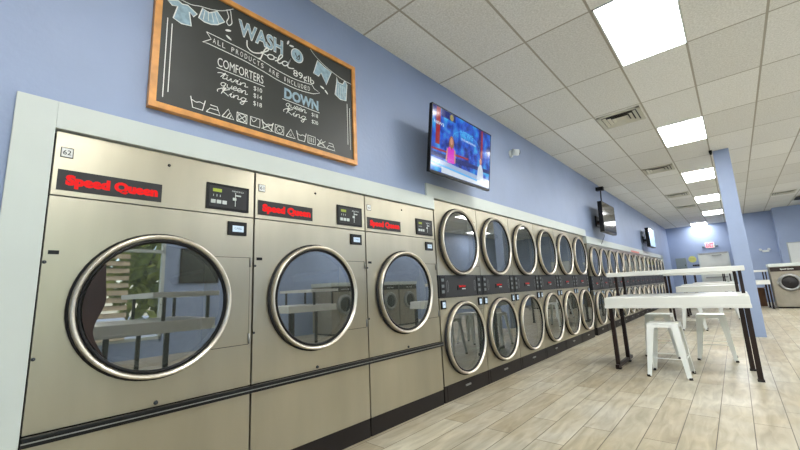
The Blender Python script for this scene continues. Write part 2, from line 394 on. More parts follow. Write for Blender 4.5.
# ------------------------------------------------------------------ big single dryers
def big_dryer(y, num, label):
    w = .996; root = empty('single_dryer', label, 'dryer', (0, y, 0), 0)
    root['group'] = 'large single dryers'
    shell(root, w, 1.945)
    q = MB(); q.box(-.03, 0, .004, w-.004, 1.634, 1.945, M['steel'], .002); hd = q.done('header_panel', root)
    q = MB(); q.box(0, .004, .022, .456, 1.660, 1.760, M['charcoal'], .001); lp = q.done('name_plate', hd)
    q = MB(); q.text('Speed Queen', .052, 1.690, .044, .385, M['red'], .0052, bold=.07); q.done('lettering', lp)
    q = MB(); q.box(0, .003, .024, .072, 1.820, 1.870, M['ink'], .0005); q.box(.003, .0042, .028, .068, 1.824, 1.866, M['label'])
    npl = q.done('number_plate', hd)
    q = MB(); q.text(num, .048, 1.834, .023, .030, M['ink'], .0048, bold=.01, anchor='C'); q.done('digits', npl)
    q = MB(); q.lathe([(.008, 0), (.008, .004), (.001, .004)], M['black'], (0, .485, 1.88), n=16); q.done('lock', hd)
    # control panel
    q = MB(); q.box(0, .010, .690, .955, 1.660, 1.822, M['black'], .003); cp = q.done('control_panel', hd)
    q = MB(); q.box(.010, .0115, .705, .938, 1.675, 1.806, M['charcoal']); q.text('SPEED', .842, 1.782, .010, .075, M['key'], .0122)
    q.done('panel_face', cp)
    q = MB(); q.box(.0115, .013, .725, .778, 1.768, 1.788, M['lcdg']); q.done('display', cp)
    for k in range(3):
        q = MB(); q.box(.0115, .015, .715+k*.034, .742+k*.034, 1.695, 1.718, M['key'], .001); q.done('button', cp)
        q = MB(); q.box(.0115, .0125, .728+k*.02, .731+k*.02, 1.738, 1.752, M['key']); q.done('indicator', cp)
    q = MB(); q.box(.0115, .013, .862, .866, 1.690, 1.780, M['key']); q.box(.0115, .013, .866, .900, 1.757, 1.765, M['key']); q.box(.0115, .0135, .848, .870, 1.728, 1.745, M['key']); q.done('cycle_diagram', cp)
    # front
    q = MB(); q.plate_hole(-.03, 0, .004, w-.004, .004+.590, 1.628, .475, 1.105, .350, M['steel']); fp = q.done('front_panel', root)
    q = MB(); q.box(0, .003, .020, .058, 1.356, 1.374, M['black'], .0008); q.done('latch_slot', fp)
    for z in (1.32, .90):
        q = MB(); q.lathe([(.008, 0), (.006, .004), (.001, .005)], M['ink'], (0, .012, z), n=12); q.done('screw', fp)
    q = MB(); q.lathe([(.011, 0), (.009, .008), (.001, .009)], M['ink'], (0, .49, .612), n=12); q.done('screw', fp)
    q = MB(); q.box(0, .0012, .6965, .9755, .8345, 1.3715, M['gap']); q.box(0, .004, .700, .972, .838, 1.368, M['steel'], .0012); hp = q.done('hinge_plate', root)
    for z in (1.34, .87):
        q = MB(); q.cyl((.010, .974, z-.03), (.010, .974, z+.03), .006, M['metal']); q.done('hinge_pin', hp)
    reader(root, .826, .944, 1.508, 1.594)
    q = MB(); q.box(0, .030, .0, w+.004, .549, .590, M['black'], .008); q.box(.028, .0315, .0, w+.004, .566, .571, M['metal'])  # thin grey strip paints the highlight along the black rail
    q.done('bumper_rail', root)
    q = MB(); q.box(-.03, 0, .004, w-.004, .138, .545, M['steel'], .002); q.done('lower_panel', root)
    q = MB(); q.box(-.03, -.003, .003, w-.003, 0, .134, M['plinth'], .002); q.done('plinth', root)
    door(root, .475, 1.105, .367); drum(root, .475, 1.105, .40, .75)
    return root
d1 = big_dryer(.196, '62', 'large stainless single dryer numbered 62, leftmost on the wall, with widest looking round door')
big_dryer(1.196, '61', 'middle of the three large stainless single dryers, between number 62 and the narrow looking third')
big_dryer(2.196, '60', 'large single dryer directly left of the first stacked double-door dryer')
# dark curved plate at the left of the first door glass
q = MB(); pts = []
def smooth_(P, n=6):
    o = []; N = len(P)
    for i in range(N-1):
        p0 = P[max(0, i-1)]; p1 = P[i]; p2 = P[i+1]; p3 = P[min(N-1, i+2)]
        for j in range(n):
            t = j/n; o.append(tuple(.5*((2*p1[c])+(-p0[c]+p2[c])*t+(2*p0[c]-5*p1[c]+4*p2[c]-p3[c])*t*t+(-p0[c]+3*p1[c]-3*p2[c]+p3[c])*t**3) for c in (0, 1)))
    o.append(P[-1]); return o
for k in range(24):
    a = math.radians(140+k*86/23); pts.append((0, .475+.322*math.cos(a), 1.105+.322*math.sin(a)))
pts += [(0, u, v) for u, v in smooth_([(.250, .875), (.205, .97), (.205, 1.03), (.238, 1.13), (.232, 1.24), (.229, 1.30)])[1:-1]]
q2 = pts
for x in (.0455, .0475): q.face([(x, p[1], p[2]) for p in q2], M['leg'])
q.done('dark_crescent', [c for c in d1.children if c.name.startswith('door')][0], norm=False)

# ------------------------------------------------------------------ stacked dryers
def stack(y, w, h, zu, ru, zl, rl, pz0, pz1, label, group):
    root = empty('stacked_dryer', label, 'dryer', (0, y, 0), 0, group)
    shell(root, w, h); e = .004; c = w/2-.005
    q = MB(); q.plate_hole(-.03, 0, e, w-e, pz1+.003, h-.004, c, zu, ru*.94, M['steel']); q.done('upper_front', root)
    q = MB(); q.plate_hole(-.03, 0, e, w-e, .158, pz0-.003, c, zl, rl*.94, M['steel']); lf = q.done('lower_front', root)
    for zc, r in ((zu, ru), (zl, rl)):
        q = MB(); q.box(0, .0012, w*.74-.003, w-.019, zc-r*.72-.003, zc+r*.72+.003, M['gap']); q.box(0, .004, w*.74, w-.022, zc-r*.72, zc+r*.72, M['steel'], .0012); q.done('hinge_plate', root)
        door(root, c, zc, r); drum(root, c, zc, r*1.02, .7)
    q = MB(); q.box(-.03, .004, e, w-e, pz0, pz1, M['charcoal'], .002); cp = q.done('control_panel', root)
    for ya in (.022, w-.118):
        q = MB(); q.box(.004, .010, ya, ya+.096, pz0+.01, pz1-.01, M['black'], .003); k_ = q.done('keypad', cp)
        for j, zz in enumerate((.72, .45, .2)):
            q = MB(); z = pz0+(pz1-pz0)*zz; q.box(.010, .012, ya+.024, ya+.070, z, z+(pz1-pz0)*.13, M['dim'], .0008)
            q.done('button', cp)
    for ya in (.142, w-.182):
        q = MB(); q.ribbon([(ya+.02+.016*math.cos(t*PI/8), (pz0+pz1)/2+.06*math.sin(t*PI/8)) for t in range(17)], .004, .0052, M['metal']); q.done('oval_mark', cp)
    ym = c; zm = pz0+(pz1-pz0)*.42
    q = MB(); q.box(.004, .009, ym-.09, ym+.09, zm-.026, zm+.026, M['black'], .004); em = q.done('emblem', cp)
    q = MB(); q.text('Speed Queen', ym-.06, zm+.006, .022, .135, M['red'], .0096, bold=.03); q.box(.009, .010, ym+.0, ym+.075, zm-.02, zm-.009, M['key']); q.done('lettering', em)
    for ya in (.024, w-.108):
        reader(root, ya, ya+.082, pz0-.115, pz0-.025)
    q = MB(); q.box(-.03, -.004, e-.001, w-e+.001, 0, .154, M['plinth'], .002); pl = q.done('plinth', root)
    q = MB(); q.box(-.004, 0, .05, w-.14, .014, .146, M['plinth'], .002); dr = q.done('lint_drawer', pl)
    q = MB(); q.box(0, .010, c-.055, c+.045, .086, .104, M['metal'], .004); q.box(0, .003, c-.035, c+.025, .062, .086, M['black'], .001); q.done('drawer_handle', dr)
    return root
ordn = ['first', 'second', 'third', 'fourth', 'fifth', 'sixth', 'seventh', 'eighth', 'ninth', 'tenth', 'eleventh', 'twelfth', 'thirteenth', 'fourteenth']
G1 = 'tall stacked dryers'; G2 = 'shorter stacked dryers'
P1 = .885
s0 = stack(3.205, P1, 2.07, 1.63, .372, .585, .378, 1.02, 1.255, 'tall stacked two-door dryer right beside the large single dryers', G1)
for k in range(1, 6):
    lab = '%s tall stacked two-door dryer counted from the large single dryers' % ordn[k] if k < 5 else 'last tall stacked two-door dryer, just before the step down in the white trim'
    dup(s0, (0, 3.205+P1*k, 0), lab)
P2 = .785
r0 = stack(8.735, P2, 1.93, 1.545, .325, .545, .345, .93, 1.23, 'shorter stacked dryer just past the step down in the white trim', G2)
for k in range(1, 14):
    lab = '%s shorter stacked dryer counted from the step in the white trim' % ordn[k] if k < 13 else 'farthest stacked dryer, at the end of the row near the far wall'
    dup(r0, (0, 8.735+P2*k, 0), lab)

# ------------------------------------------------------------------ chalkboard
def smooth(P, n=6):
    o = []; N = len(P)
    for i in range(N-1):
        p0 = P[max(0, i-1)]; p1 = P[i]; p2 = P[i+1]; p3 = P[min(N-1, i+2)]
        for j in range(n):
            t = j/n; o.append(tuple(.5*((2*p1[c])+(-p0[c]+p2[c])*t+(2*p0[c]-5*p1[c]+4*p2[c]-p3[c])*t*t+(-p0[c]+3*p1[c]-3*p2[c]+p3[c])*t**3) for c in (0, 1)))
    o.append(P[-1]); return o
GL = {
 'f': (.75, [[(.1, -.7), (.25, -.9), (.3, -.4), (.32, 1.2), (.5, 1.9), (.68, 1.6), (.4, .9), (.1, .5), (.5, .45), (.8, .4)]]),
 'o': (.95, [[(.5, 1), (.15, .8), (.1, .3), (.4, 0), (.75, .3), (.7, .8), (.5, 1), (.8, .8), (1, .85)]]),
 'l': (.7, [[(0, .1), (.3, .6), (.55, 1.6), (.45, 1.95), (.25, 1.6), (.25, .4), (.45, 0), (.75, .3)]]),
 'd': (1.1, [[(.7, .8), (.35, 1), (.05, .5), (.3, 0), (.62, .3), (.75, 1.2), (.8, 2.1)], [(.8, 2.1), (.72, 1.0), (.75, .2), (1.0, 0), (1.5, .3)]]),
 't': (.65, [[(0, .2), (.3, 1.7), (.25, .3), (.4, 0), (.7, .3)], [(-.5, 1.0), (-.1, 1.35), (.7, 1.25)]]),
 'w': (1.1, [[(0, .9), (.1, .1), (.35, .1), (.5, .8), (.6, .1), (.85, .1), (1, .95), (1.15, .8)]]),
 'i': (.55, [[(0, .3), (.2, 1), (.2, .2), (.4, 0), (.6, .3)], [(.25, 1.4), (.32, 1.5)]]),
 'n': (1.0, [[(0, .9), (.1, 0), (.2, .7), (.5, 1), (.65, .6), (.65, .1), (.9, .1), (1.05, .3)]]),
 'q': (.95, [[(.7, .9), (.3, 1), (.05, .5), (.3, 0), (.65, .3), (.7, 1), (.6, -.9), (.8, -.9), (1, -.2)]]),
 'u': (.9, [[(0, .9), (.1, .2), (.35, 0), (.65, .3), (.7, 1), (.7, .2), (.95, .1)]]),
 'e': (.7, [[(0, .3), (.5, .6), (.5, .95), (.25, 1), (.05, .5), (.3, 0), (.75, .3)]]),
 'K': (1.2, [[(.35, 1.8), (.2, 0)], [(1, 1.9), (.3, .9), (.7, .4), (1.2, 0)], [(-.3, .2), (-.4, .8), (.1, 1.6), (.45, 1.9)]]),
 'g': (1.0, [[(.7, .9), (.3, 1), (.05, .5), (.3, 0), (.65, .3), (.7, 1), (.6, -.8), (.3, -.9), (.2, -.5), (1.0, .4)]]),
}
def script(q, word, y, z, xh, width, x, w, m, slope=0.):
    tot = sum(GL[c][0] for c in word); sx = width/tot; o = 0
    for c in word:
        a, ss = GL[c]
        for st in ss: q.ribbon(smooth([(y+(o+u+v*.18)*sx, z+v*xh+slope*(o+u)*sx) for u, v in st]), w, x, m)
        o += a
BX = .030
bd = empty('chalkboard', 'large oak-framed chalkboard with laundry prices drawn in white chalk, high on the blue wall', 'chalkboard', (0, 0, 0))
b = MB(); b.box(.004, BX, .575, 2.06, 2.215, 3.075, M['board']); b.done('writing_surface', bd)
b = MB(); fw = .036
for a in ((.548, .548+fw, 2.188, 3.10), (2.088-fw, 2.088, 2.188, 3.10), (.548+fw, 2.088-fw, 2.188, 2.188+fw), (.548+fw, 2.088-fw, 3.10-fw, 3.10)): b.box(.002, .044, *a, M['oak'], .002)
b.done('frame', bd)
CX = BX+.0012; C_ = M['chalk']; CB = M['chalkb']
q = MB()
q.text('WASH', 1.04, 2.892, .105, .335, CB, CX, bold=.02)
q.text('WASH', 1.036, 2.889, .110, .342, C_, CX-.0005, bold=.045)
script(q, 'fold', 1.19, 2.808, .040, .25, CX, .0085, C_)
q.ribbon(smooth([(1.10, 2.87), (1.105, 2.82), (1.15, 2.80), (1.22, 2.83)]), .009, CX, C_)
q.text('89¢lb', 1.465, 2.762, .052, .19, C_, CX+.0004, bold=.0)
q.text('COMFORTERS', .91, 2.592, .062, .315, C_, CX, bold=.0)
q.ribbon([(.905, 2.577), (1.235, 2.577)], .005, CX, C_)
q.text('DOWN', 1.39, 2.555, .075, .305, CB, CX, bold=.045)
q.ribbon([(1.375, 2.538), (1.705, 2.538)], .005, CX, C_)
for wd, z in (('twin', 2.518), ('queen', 2.465), ('King', 2.41)): script(q, wd, .93, z, .026, .18, CX, .0048, C_)
for tx, z in (('$10', 2.52), ('$14', 2.467), ('$18', 2.41)): q.text(tx, 1.155, z, .032, .062, C_, CX)
for wd, z in (('queen', 2.492), ('King', 2.435)): script(q, wd, 1.40, z, .026, .18, CX, .0048, C_)
for tx, z in (('$18', 2.488), ('$20', 2.43)): q.text(tx, 1.63, z, .030, .060, C_, CX)
q.done('price_writing', bd)
q = MB()   # ribbon banner with its words, curving down in the middle
def mid(y):
    P = [(.80, 2.757), (.95, 2.752), (1.08, 2.746), (1.22, 2.728), (1.35, 2.704), (1.48, 2.698), (1.60, 2.708), (1.72, 2.735)]
    for (a, u), (b_, v) in zip(P, P[1:]):
        if y <= b_: return u+(v-u)*(y-a)/(b_-a)
    return P[-1][1]
top = smooth([(.835+k*.08, mid(.835+k*.08)+.038) for k in range(11)], 3); bot = smooth([(.85+k*.08, mid(.85+k*.08)-.038) for k in range(11)], 3)
q.ribbon(top, .0055, CX, C_); q.ribbon(bot, .0055, CX, C_)
q.ribbon([(.835, top[0][1]), (.865, 2.757), (.815, 2.712), (.85, bot[0][1])], .0055, CX, C_)
q.ribbon([top[-1], (1.655, 2.728), (1.71, 2.712), bot[-1]], .0055, CX, C_)
for ch, yy in [(c, .875+k*.0300) for k, c in enumerate('ALL PRODUCTS ARE INCLUDED')]:
    if ch != ' ': q.text(ch, yy+.01, mid(yy)-.018, .036, .007 if ch == 'I' else .019, C_, CX, anchor='C')
q.done('banner', bd)
# clothes lines and clothes
def fillp(P, m, x): q.face([(x, y, z) for y, z in P], m)
def garment(P, close=True): fillp(P, CB, CX-.0006); q.ribbon(P, .007, CX, C_, close=close)
q = MB()
q.ribbon(smooth([(.62, 2.935), (.73, 2.93), (.79, 2.95), (.86, 2.968), (.93, 3.0), (1.0, 3.055)]), .005, CX, C_)
q.done('clothes_line', bd); q = MB()
garment([(.665, 2.915), (.69, 2.905), (.72, 2.915), (.775, 2.885), (.755, 2.855), (.73, 2.875), (.745, 2.785), (.69, 2.772), (.645, 2.785), (.665, 2.875), (.635, 2.865), (.61, 2.885)])
q.done('drawn_shirt', bd); q = MB()
garment([(.805, 2.945), (.845, 2.935), (.895, 2.975), (.945, 2.925), (.90, 2.88), (.86, 2.86), (.82, 2.855), (.785, 2.865)])
for k in range(4): q.ribbon([(.82+k*.02, 2.935+k*.008), (.812+k*.032, 2.868+k*.008)], .004, CX, C_)
q.done('drawn_skirt', bd); q = MB()
q.ribbon(smooth([(.955, 3.02), (.97, 2.975), (.958, 2.935), (.972, 2.915), (.992, 2.94), (.988, 2.98), (.98, 3.035)]), .006, CX, C_, close=True)
q.done('drawn_sock', bd); q = MB()
q.ribbon(smooth([(1.62, 3.06), (1.67, 3.02), (1.74, 2.985), (1.83, 2.955), (1.95, 2.93), (2.05, 2.925)]), .005, CX, C_)
q.done('clothes_line', bd); q = MB()
garment([(1.69, 2.99), (1.65, 2.86), (1.70, 2.855), (1.725, 2.895), (1.775, 2.81), (1.83, 2.945), (1.76, 2.96)])
q.done('drawn_shorts', bd); q = MB()
garment([(1.885, 2.925), (1.905, 2.885), (1.95, 2.885), (1.975, 2.93), (2.0, 2.90), (1.985, 2.745), (1.92, 2.735), (1.865, 2.76), (1.885, 2.88)])
for k in range(5): q.ribbon([(1.885+k*.022, 2.87), (1.882+k*.023, 2.755)], .003, CX, C_)
q.done('drawn_tank_top', bd); q = MB()
q.ribbon([(1.50+.052*math.cos(t*PI/12), 2.942+.055*math.sin(t*PI/12)) for t in range(25)], .006, CX, C_)
fillp([(1.50+.05*math.cos(t*PI/12), 2.942+.053*math.sin(t*PI/12)) for t in range(24)], CB, CX-.0006)
q.ribbon(smooth([(1.48, 2.96), (1.50, 2.93), (1.52, 2.955), (1.515, 2.915), (1.49, 2.92)]), .008, CX, M['board'])
q.done('drawn_bubble', bd)
for y, z, a in ((.97, 2.875, .4), (.975, 2.825, -.5), (1.42, 3.015, 1.2), (1.45, 3.0, .2), (1.735, 2.77, -.3), (1.775, 2.745, -.7)):
    q = MB(); fillp([(y+.022*math.cos(t*PI/4)*math.cos(a)-.008*math.sin(t*PI/4)*math.sin(a), z+.022*math.cos(t*PI/4)*math.sin(a)+.008*math.sin(t*PI/4)*math.cos(a)) for t in range(8)], C_, CX); q.done('drawn_drop', bd)
for yy, z0, z1 in ((.617, 2.265, 2.77), (.642, 2.305, 2.745), (1.995, 2.35, 2.72), (2.022, 2.31, 2.69)): q = MB(); q.ribbon([(yy, z0), (yy, z1)], .005, CX, C_); q.done('border_line', bd)
q = MB()   # laundry care symbols
def tri(y, z): q.ribbon([(y-.038, z), (y+.038, z), (y, z+.062), (y-.038, z)], .0055, CX, C_)
def sq(y, z): q.ribbon([(y-.034, z), (y+.034, z), (y+.034, z+.062), (y-.034, z+.062), (y-.034, z)], .0055, CX, C_)
def tub(y, z): q.ribbon([(y-.042, z+.068), (y-.028, z), (y+.028, z), (y+.042, z+.068)], .0055, CX, C_); q.ribbon(smooth([(y-.035, z+.048), (y-.01, z+.040), (y+.01, z+.048), (y+.036, z+.042)]), .0045, CX, C_)
def iron(y, z): q.ribbon([(y-.042, z), (y+.042, z), (y+.022, z+.052), (y-.02, z+.052)], .0055, CX, C_); q.ribbon([(y-.042, z), (y-.02, z+.030), (y+.030, z+.030)], .0045, CX, C_)
zc = 2.258; f = lambda k: .805+k*.0915
tub(f(0), zc); iron(f(1), zc); tri(f(2), zc); q.ribbon([(f(2)-.012, zc), (f(2)+.010, zc+.038)], .004, CX, C_); q.ribbon([(f(2)+.008, zc), (f(2)+.018, zc+.025)], .004, CX, C_)
sq(f(3), zc); q.ribbon([(f(3)-.034, zc), (f(3)+.034, zc+.062)], .004, CX, C_); q.ribbon([(f(3)+.034, zc), (f(3)-.034, zc+.062)], .004, CX, C_)
q.ribbon([(f(3)+.028*math.cos(t*PI/8), zc+.031+.028*math.sin(t*PI/8)) for t in range(17)], .004, CX, C_)
sq(f(4), zc); q.ribbon(smooth([(f(4)-.03, zc+.055), (f(4)-.012, zc+.030), (f(4)+.012, zc+.055)]), .004, CX, C_)
tub(f(5), zc); q.ribbon([(f(5)-.045, zc), (f(5)+.045, zc+.06)], .005, CX, C_); q.ribbon([(f(5)+.045, zc), (f(5)-.045, zc+.06)], .005, CX, C_)
sq(f(6), zc); q.ribbon([(f(6)+.024*math.cos(t*PI/8), zc+.031+.024*math.sin(t*PI/8)) for t in range(17)], .004, CX, C_); q.ribbon([(f(6)-.004, zc+.031), (f(6)+.004, zc+.031)], .008, CX, C_)
tri(f(7), zc); q.text('CL', f(7), zc+.012, .016, .022, C_, CX, anchor='C'); tub(f(8), zc)
sq(f(9), zc)
for k in range(3): q.ribbon([(f(9)-.016+k*.016, zc+.012), (f(9)-.016+k*.016, zc+.050)], .004, CX, C_)
tri(f(10), zc); q.ribbon([(f(10)-.04, zc+.005), (f(10)+.04, zc+.055)], .005, CX, C_); q.ribbon([(f(10)+.04, zc+.005), (f(10)-.04, zc+.055)], .005, CX, C_)
iron(f(11), zc)
q.done('care_symbols', bd)

# ------------------------------------------------------------------ televisions
def emis(name, rgb, s=.30):
    m = mat(name, tuple(v*.25 for v in rgb), .12, noise=.02, emit=rgb, estr=s); return m
def tv(name_label, loc, wd, ht, tilt, screen_mat, th=.055, mount=.22):
    r = empty('television', name_label, 'television', loc); r.rotation_euler = (0, tilt, 0); h = wd/2
    q = MB(); q.box(-th, -.004, -h, h, 0, ht, M['black'], .006); q.box(-th-.03, -th, -h*.6, h*.6, ht*.15, ht*.6, M['black'], .01); q.done('housing', r)
    q = MB(); e = .013
    for a in ((-h, -h+e, 0, ht), (h-e, h, 0, ht), (-h, h, 0, e*1.8), (-h, h, ht-e, ht)): q.box(-.006, .002, *a, M['black'], .001)
    q.done('bezel', r)
    q = MB(); q.face([(0, -h+e, e*1.8), (0, h-e, e*1.8), (0, h-e, ht-e), (0, -h+e, ht-e)], screen_mat); s = q.done('screen', r)
    q = MB(); q.box(-mount, -th-.02, -.15, -.11, ht*.35, ht*.45, M['black']); q.box(-mount, -th-.02, .11, .15, ht*.35, ht*.45, M['black']); q.box(-mount-.01, -mount+.01, -.25, .25, ht*.25, ht*.6, M['black'])
    q.done('wall_mount', r)
    return r, s
studio = mat('studio_blue', (6, 24, 60), .1, noise=.01)
nt = studio.node_tree; bb = nt.nodes['Principled BSDF']
tc = nt.nodes.new('ShaderNodeTexCoord'); vo = nt.nodes.new('ShaderNodeTexNoise'); vo.inputs['Scale'].default_value = 7; vo.inputs['Detail'].default_value = 6
rp = nt.nodes.new('ShaderNodeValToRGB'); rp.color_ramp.elements[0].position = .38; rp.color_ramp.elements[0].color = (*lin((4, 26, 110)), 1)
rp.color_ramp.elements[1].position = .70; rp.color_ramp.elements[1].color = (*lin((60, 190, 245)), 1); ee = rp.color_ramp.elements.new(.5); ee.color = (*lin((14, 78, 205)), 1)
nt.links.new(tc.outputs['Object'], vo.inputs['Vector']); nt.links.new(vo.outputs['Fac'], rp.inputs['Fac']); nt.links.new(rp.outputs['Color'], bb.inputs['Emission Color']); bb.inputs['Emission Strength'].default_value = .27
t1, s1 = tv('wall-mounted flat television tilted forward, showing a news studio with presenter in pink', (.253, 3.42, 2.24), 1.19, .69, math.radians(7.4), studio, th=.036)
q = MB(); X = .0012
def R4(y0, y1, z0, z1, m, x=X, sk=0): q.face([(x, y0, z0), (x, y1, z0+sk), (x, y1, z1+sk), (x, y0, z1)], m)
eR = emis('screen_red', (150, 24, 36)); eD = emis('screen_navy', (10, 30, 110)); eW = emis('screen_pale', (196, 208, 222)); eP = emis('screen_pink', (205, 40, 190)); eS = emis('screen_skin', (200, 140, 120)); eHr = emis('screen_hair', (150, 100, 60)); eL = emis('screen_desk', (150, 170, 205)); eG = emis('screen_gold', (150, 140, 90)); eC = emis('screen_cyan', (70, 170, 235))
R4(-.52, -.45, .30, .675, eR); R4(.36, .40, .35, .675, eR); R4(-.44, -.18, .60, .675, eD)
R4(-.578, .10, .232, .252, eR, X, .03); R4(-.578, .578, .17, .215, eD, X+.0002, .03)
R4(-.578, .578, .075, .155, eL, X+.0002, -.03); R4(-.40, .578, .026, .085, eW, X+.0003, -.0); R4(-.578, .30, .095, .115, eC, X+.0004, -.03)
q.ribbon([(.05+.28*math.cos(t*PI/12), .42+.13*math.sin(t*PI/12)) for t in range(13)], .006, X+.0003, eC)
q.face([(X+.0004, -.25+.035*math.cos(t*PI/6), .635+.035*math.sin(t*PI/6)) for t in range(12)], eG)
q.text('NEWS', -.555, .500, .030, .17, eW, X+.0006, bold=.02); q.text('NEWS', -.08, .50, .06, .26, eC, X+.0006, bold=.02); q.text('THIS MORNING', -.06, .450, .024, .30, eW, X+.0006, bold=.01)
# presenter
q.face([(X+.0007, -.24+.045*math.cos(t*PI/6), .375+.078*math.sin(t*PI/6)-.01) for t in range(12)], eHr)
q.face([(X+.0008, -.24+.024*math.cos(t*PI/6), .385+.038*math.sin(t*PI/6)) for t in range(12)], eS)
q.face([(X+.0009, a, z) for a, z in ((-.30, .15), (-.17, .16), (-.165, .26), (-.19, .315), (-.22, .325), (-.24, .29), (-.26, .325), (-.29, .315), (-.315, .25))], eP)
for a in ((-.325, .16, -.31, .30), (-.165, .17, -.175, .305)): q.ribbon([(a[0], a[1]), (a[2], a[3])], .022, X+.001, eS)
q.face([(X+.0007, a, z) for a, z in ((.29, .09), (.44, .09), (.42, .22), (.385, .27), (.345, .27), (.31, .22))], eW)
q.face([(X+.0008, .365+.026*math.cos(t*PI/6), .305+.04*math.sin(t*PI/6)) for t in range(12)], eS)
q.done('broadcast_picture', s1, norm=False)
t2, s2 = tv('dark switched-off television under a ceiling hanger above the shorter stacked dryers', (.27, 9.84, 2.20), 1.16, .70, math.radians(1.5), mat('off_screen', (46, 44, 44), .08, noise=.02, ior=1.9), th=.09, mount=.24)
q = MB(); q.cyl((-.15, .05, .55), (-.17, .22, 1.12), .014, M['black']); q.box(-.268, -.10, .16, .28, 1.10, 1.19, M['black'], .008); q.done('hanger', t2)
q = MB(); q.cyl((-.12, -.05, -.02), (-.22, -.05, -.24), .004, M['rubber']); q.done('cable', t2)
t3, s3 = tv('farthest television on the left wall, its screen pale blue', (.27, 16.0, 2.21), 1.15, .66, 0, emis('pale_screen', (150, 185, 200), .3), th=.11, mount=.24)

# ceiling camera on the wall
r = empty('security_camera', 'small white dome camera on the blue wall right of the news television', 'camera', (0, 5.30, 3.10))
q = MB(); q.lathe([(.055, 0), (.055, .02), (.035, .03)], M['spot'], n=20); q.cyl((.02, 0, 0), (.09, .02, .0), .016, M['spot']); q.done('mount', r)
q = MB(); q.cyl((.05, -.03, .01), (.11, .04, .005), .048, M['spot'], 20); q.done('body', r)
q = MB(); q.cyl((.105, .035, .006), (.12, .052, .005), .036, M['black'], 20); q.done('lens', r)

# ------------------------------------------------------------------ ceiling fixtures
def lamp(x0, y0, label, group, w=.56, l=1.22):
    r = empty('ceiling_light', label, 'ceiling light', (x0, y0, H), 0, group)
    q = MB(); t = .014
    for a in ((-.02, -.02+t, -.01, l), (w+.02-t, w+.02, -.01, l), (-.02, w+.02, -.01, -.01+t), (-.02, w+.02, l-t, l)): q.box(*a, -.012, -.0005, M['spot'])
    q.done('frame', r)
    q = MB(); q.box(-.006, w+.006, .004, l-.014, -.008, -.001, M['lamp']); q.done('diffuser', r)
    return r
where = {-1: 'overhead behind the top of the picture', 0: 'largest and nearest in the row, above the large dryers', 1: 'second along the row, right of the first square vent', 2: 'third along the row, beside the top of the blue column', 3: 'fourth along the row, left of the blue column', 4: 'fifth along the row, just before the far wall light'}
LG = 'flat panel ceiling lights'
for k in range(-1, 5):
    lamp(1.715, 3.48+3.69*k, 'flat ceiling light, '+where[k], LG)
lamp(1.08, 21.86, 'bright ceiling light panel touching the far blue wall', LG, l=1.0)
for k in range(5):  # unseen third lamp row, added to brighten the left wall
    lamp(6.0, -.21+3.69*k, 'unseen fill light added near the right wall, '+['nearest the front wall', 'second from the front wall', 'third from the front wall', 'fourth from the front wall', 'farthest from the front wall'][k], LG)
far = ['behind the camera', 'over the right side of the room', 'right of the column', 'farther right of the column', 'at the right picture edge near far vents']
for k in range(5):
    lamp(4.16, -.21+3.69*k, 'second-row ceiling light, '+far[k], LG)
def vent(x0, y0, w, l, label, dark=False):
    r = empty('ceiling_vent', label, 'vent', (x0, y0, H), 0, 'square ceiling vents')
    q = MB(); t = .05
    for a in ((0, t, 0, l), (w-t, w, 0, l), (0, w, 0, t), (0, w, l-t, l)): q.box(*a, -.016, -.0005, M['vent'], .003)
    q.done('frame', r)
    q = MB(); q.box(.02, w-.02, .02, l-.02, -.003, -.0008, M['black']); q.done('opening', r)
    n = 3
    for k in range(n):
        m_ = t+.012+k*.056
        if m_ > min(w, l)/2-.05: break
        q = MB()
        # sloped louvre square
        a0, a1 = m_, m_+.044
        P = [(a0, a0), (w-a0, a0), (w-a0, l-a0), (a0, l-a0)]; Q = [(a1, a1), (w-a1, a1), (w-a1, l-a1), (a1, l-a1)]
        for i in range(4):
            j = (i+1) % 4
            q.face([(*P[i], -.022), (*P[j], -.022), (*Q[j], -.006), (*Q[i], -.006)], M['black' if dark else 'vent'])
        if k == n-1: q.box(a1, w-a1, a1, l-a1, -.010, -.005, M['vent'])
        q.done('louvre', r)
    return r
vent(1.085, 6.0, .56, .56, 'cream square ceiling vent between the two nearest light panels')
vent(1.085, 9.72, .56, .56, 'cream ceiling vent left of the light beside the column top')
vent(1.085, 13.4, .56, .56, 'third cream ceiling vent along the row, level with the fourth light')
vent(1.085, 16.0, .56, .56, 'smallest looking cream ceiling vent, nearest the far wall')
vent(3.48, 16.0, .56, .56, 'ceiling vent right of the blue column above the washing machine')
vent(4.10, 17.45, .56, .9, 'dark ceiling grille at the right edge of the picture', True)
q = MB(); q.box(2.27, 2.32, 9.32, 9.40, H-.05, H-.0005, M['black'], .006); q.cyl((2.295, 9.36, H-.08), (2.295, 9.36, H-.04), .018, M['black'])
tag(q.done('ceiling_sensor'), 'tiny black sensor at the top left of the blue column', 'sensor')

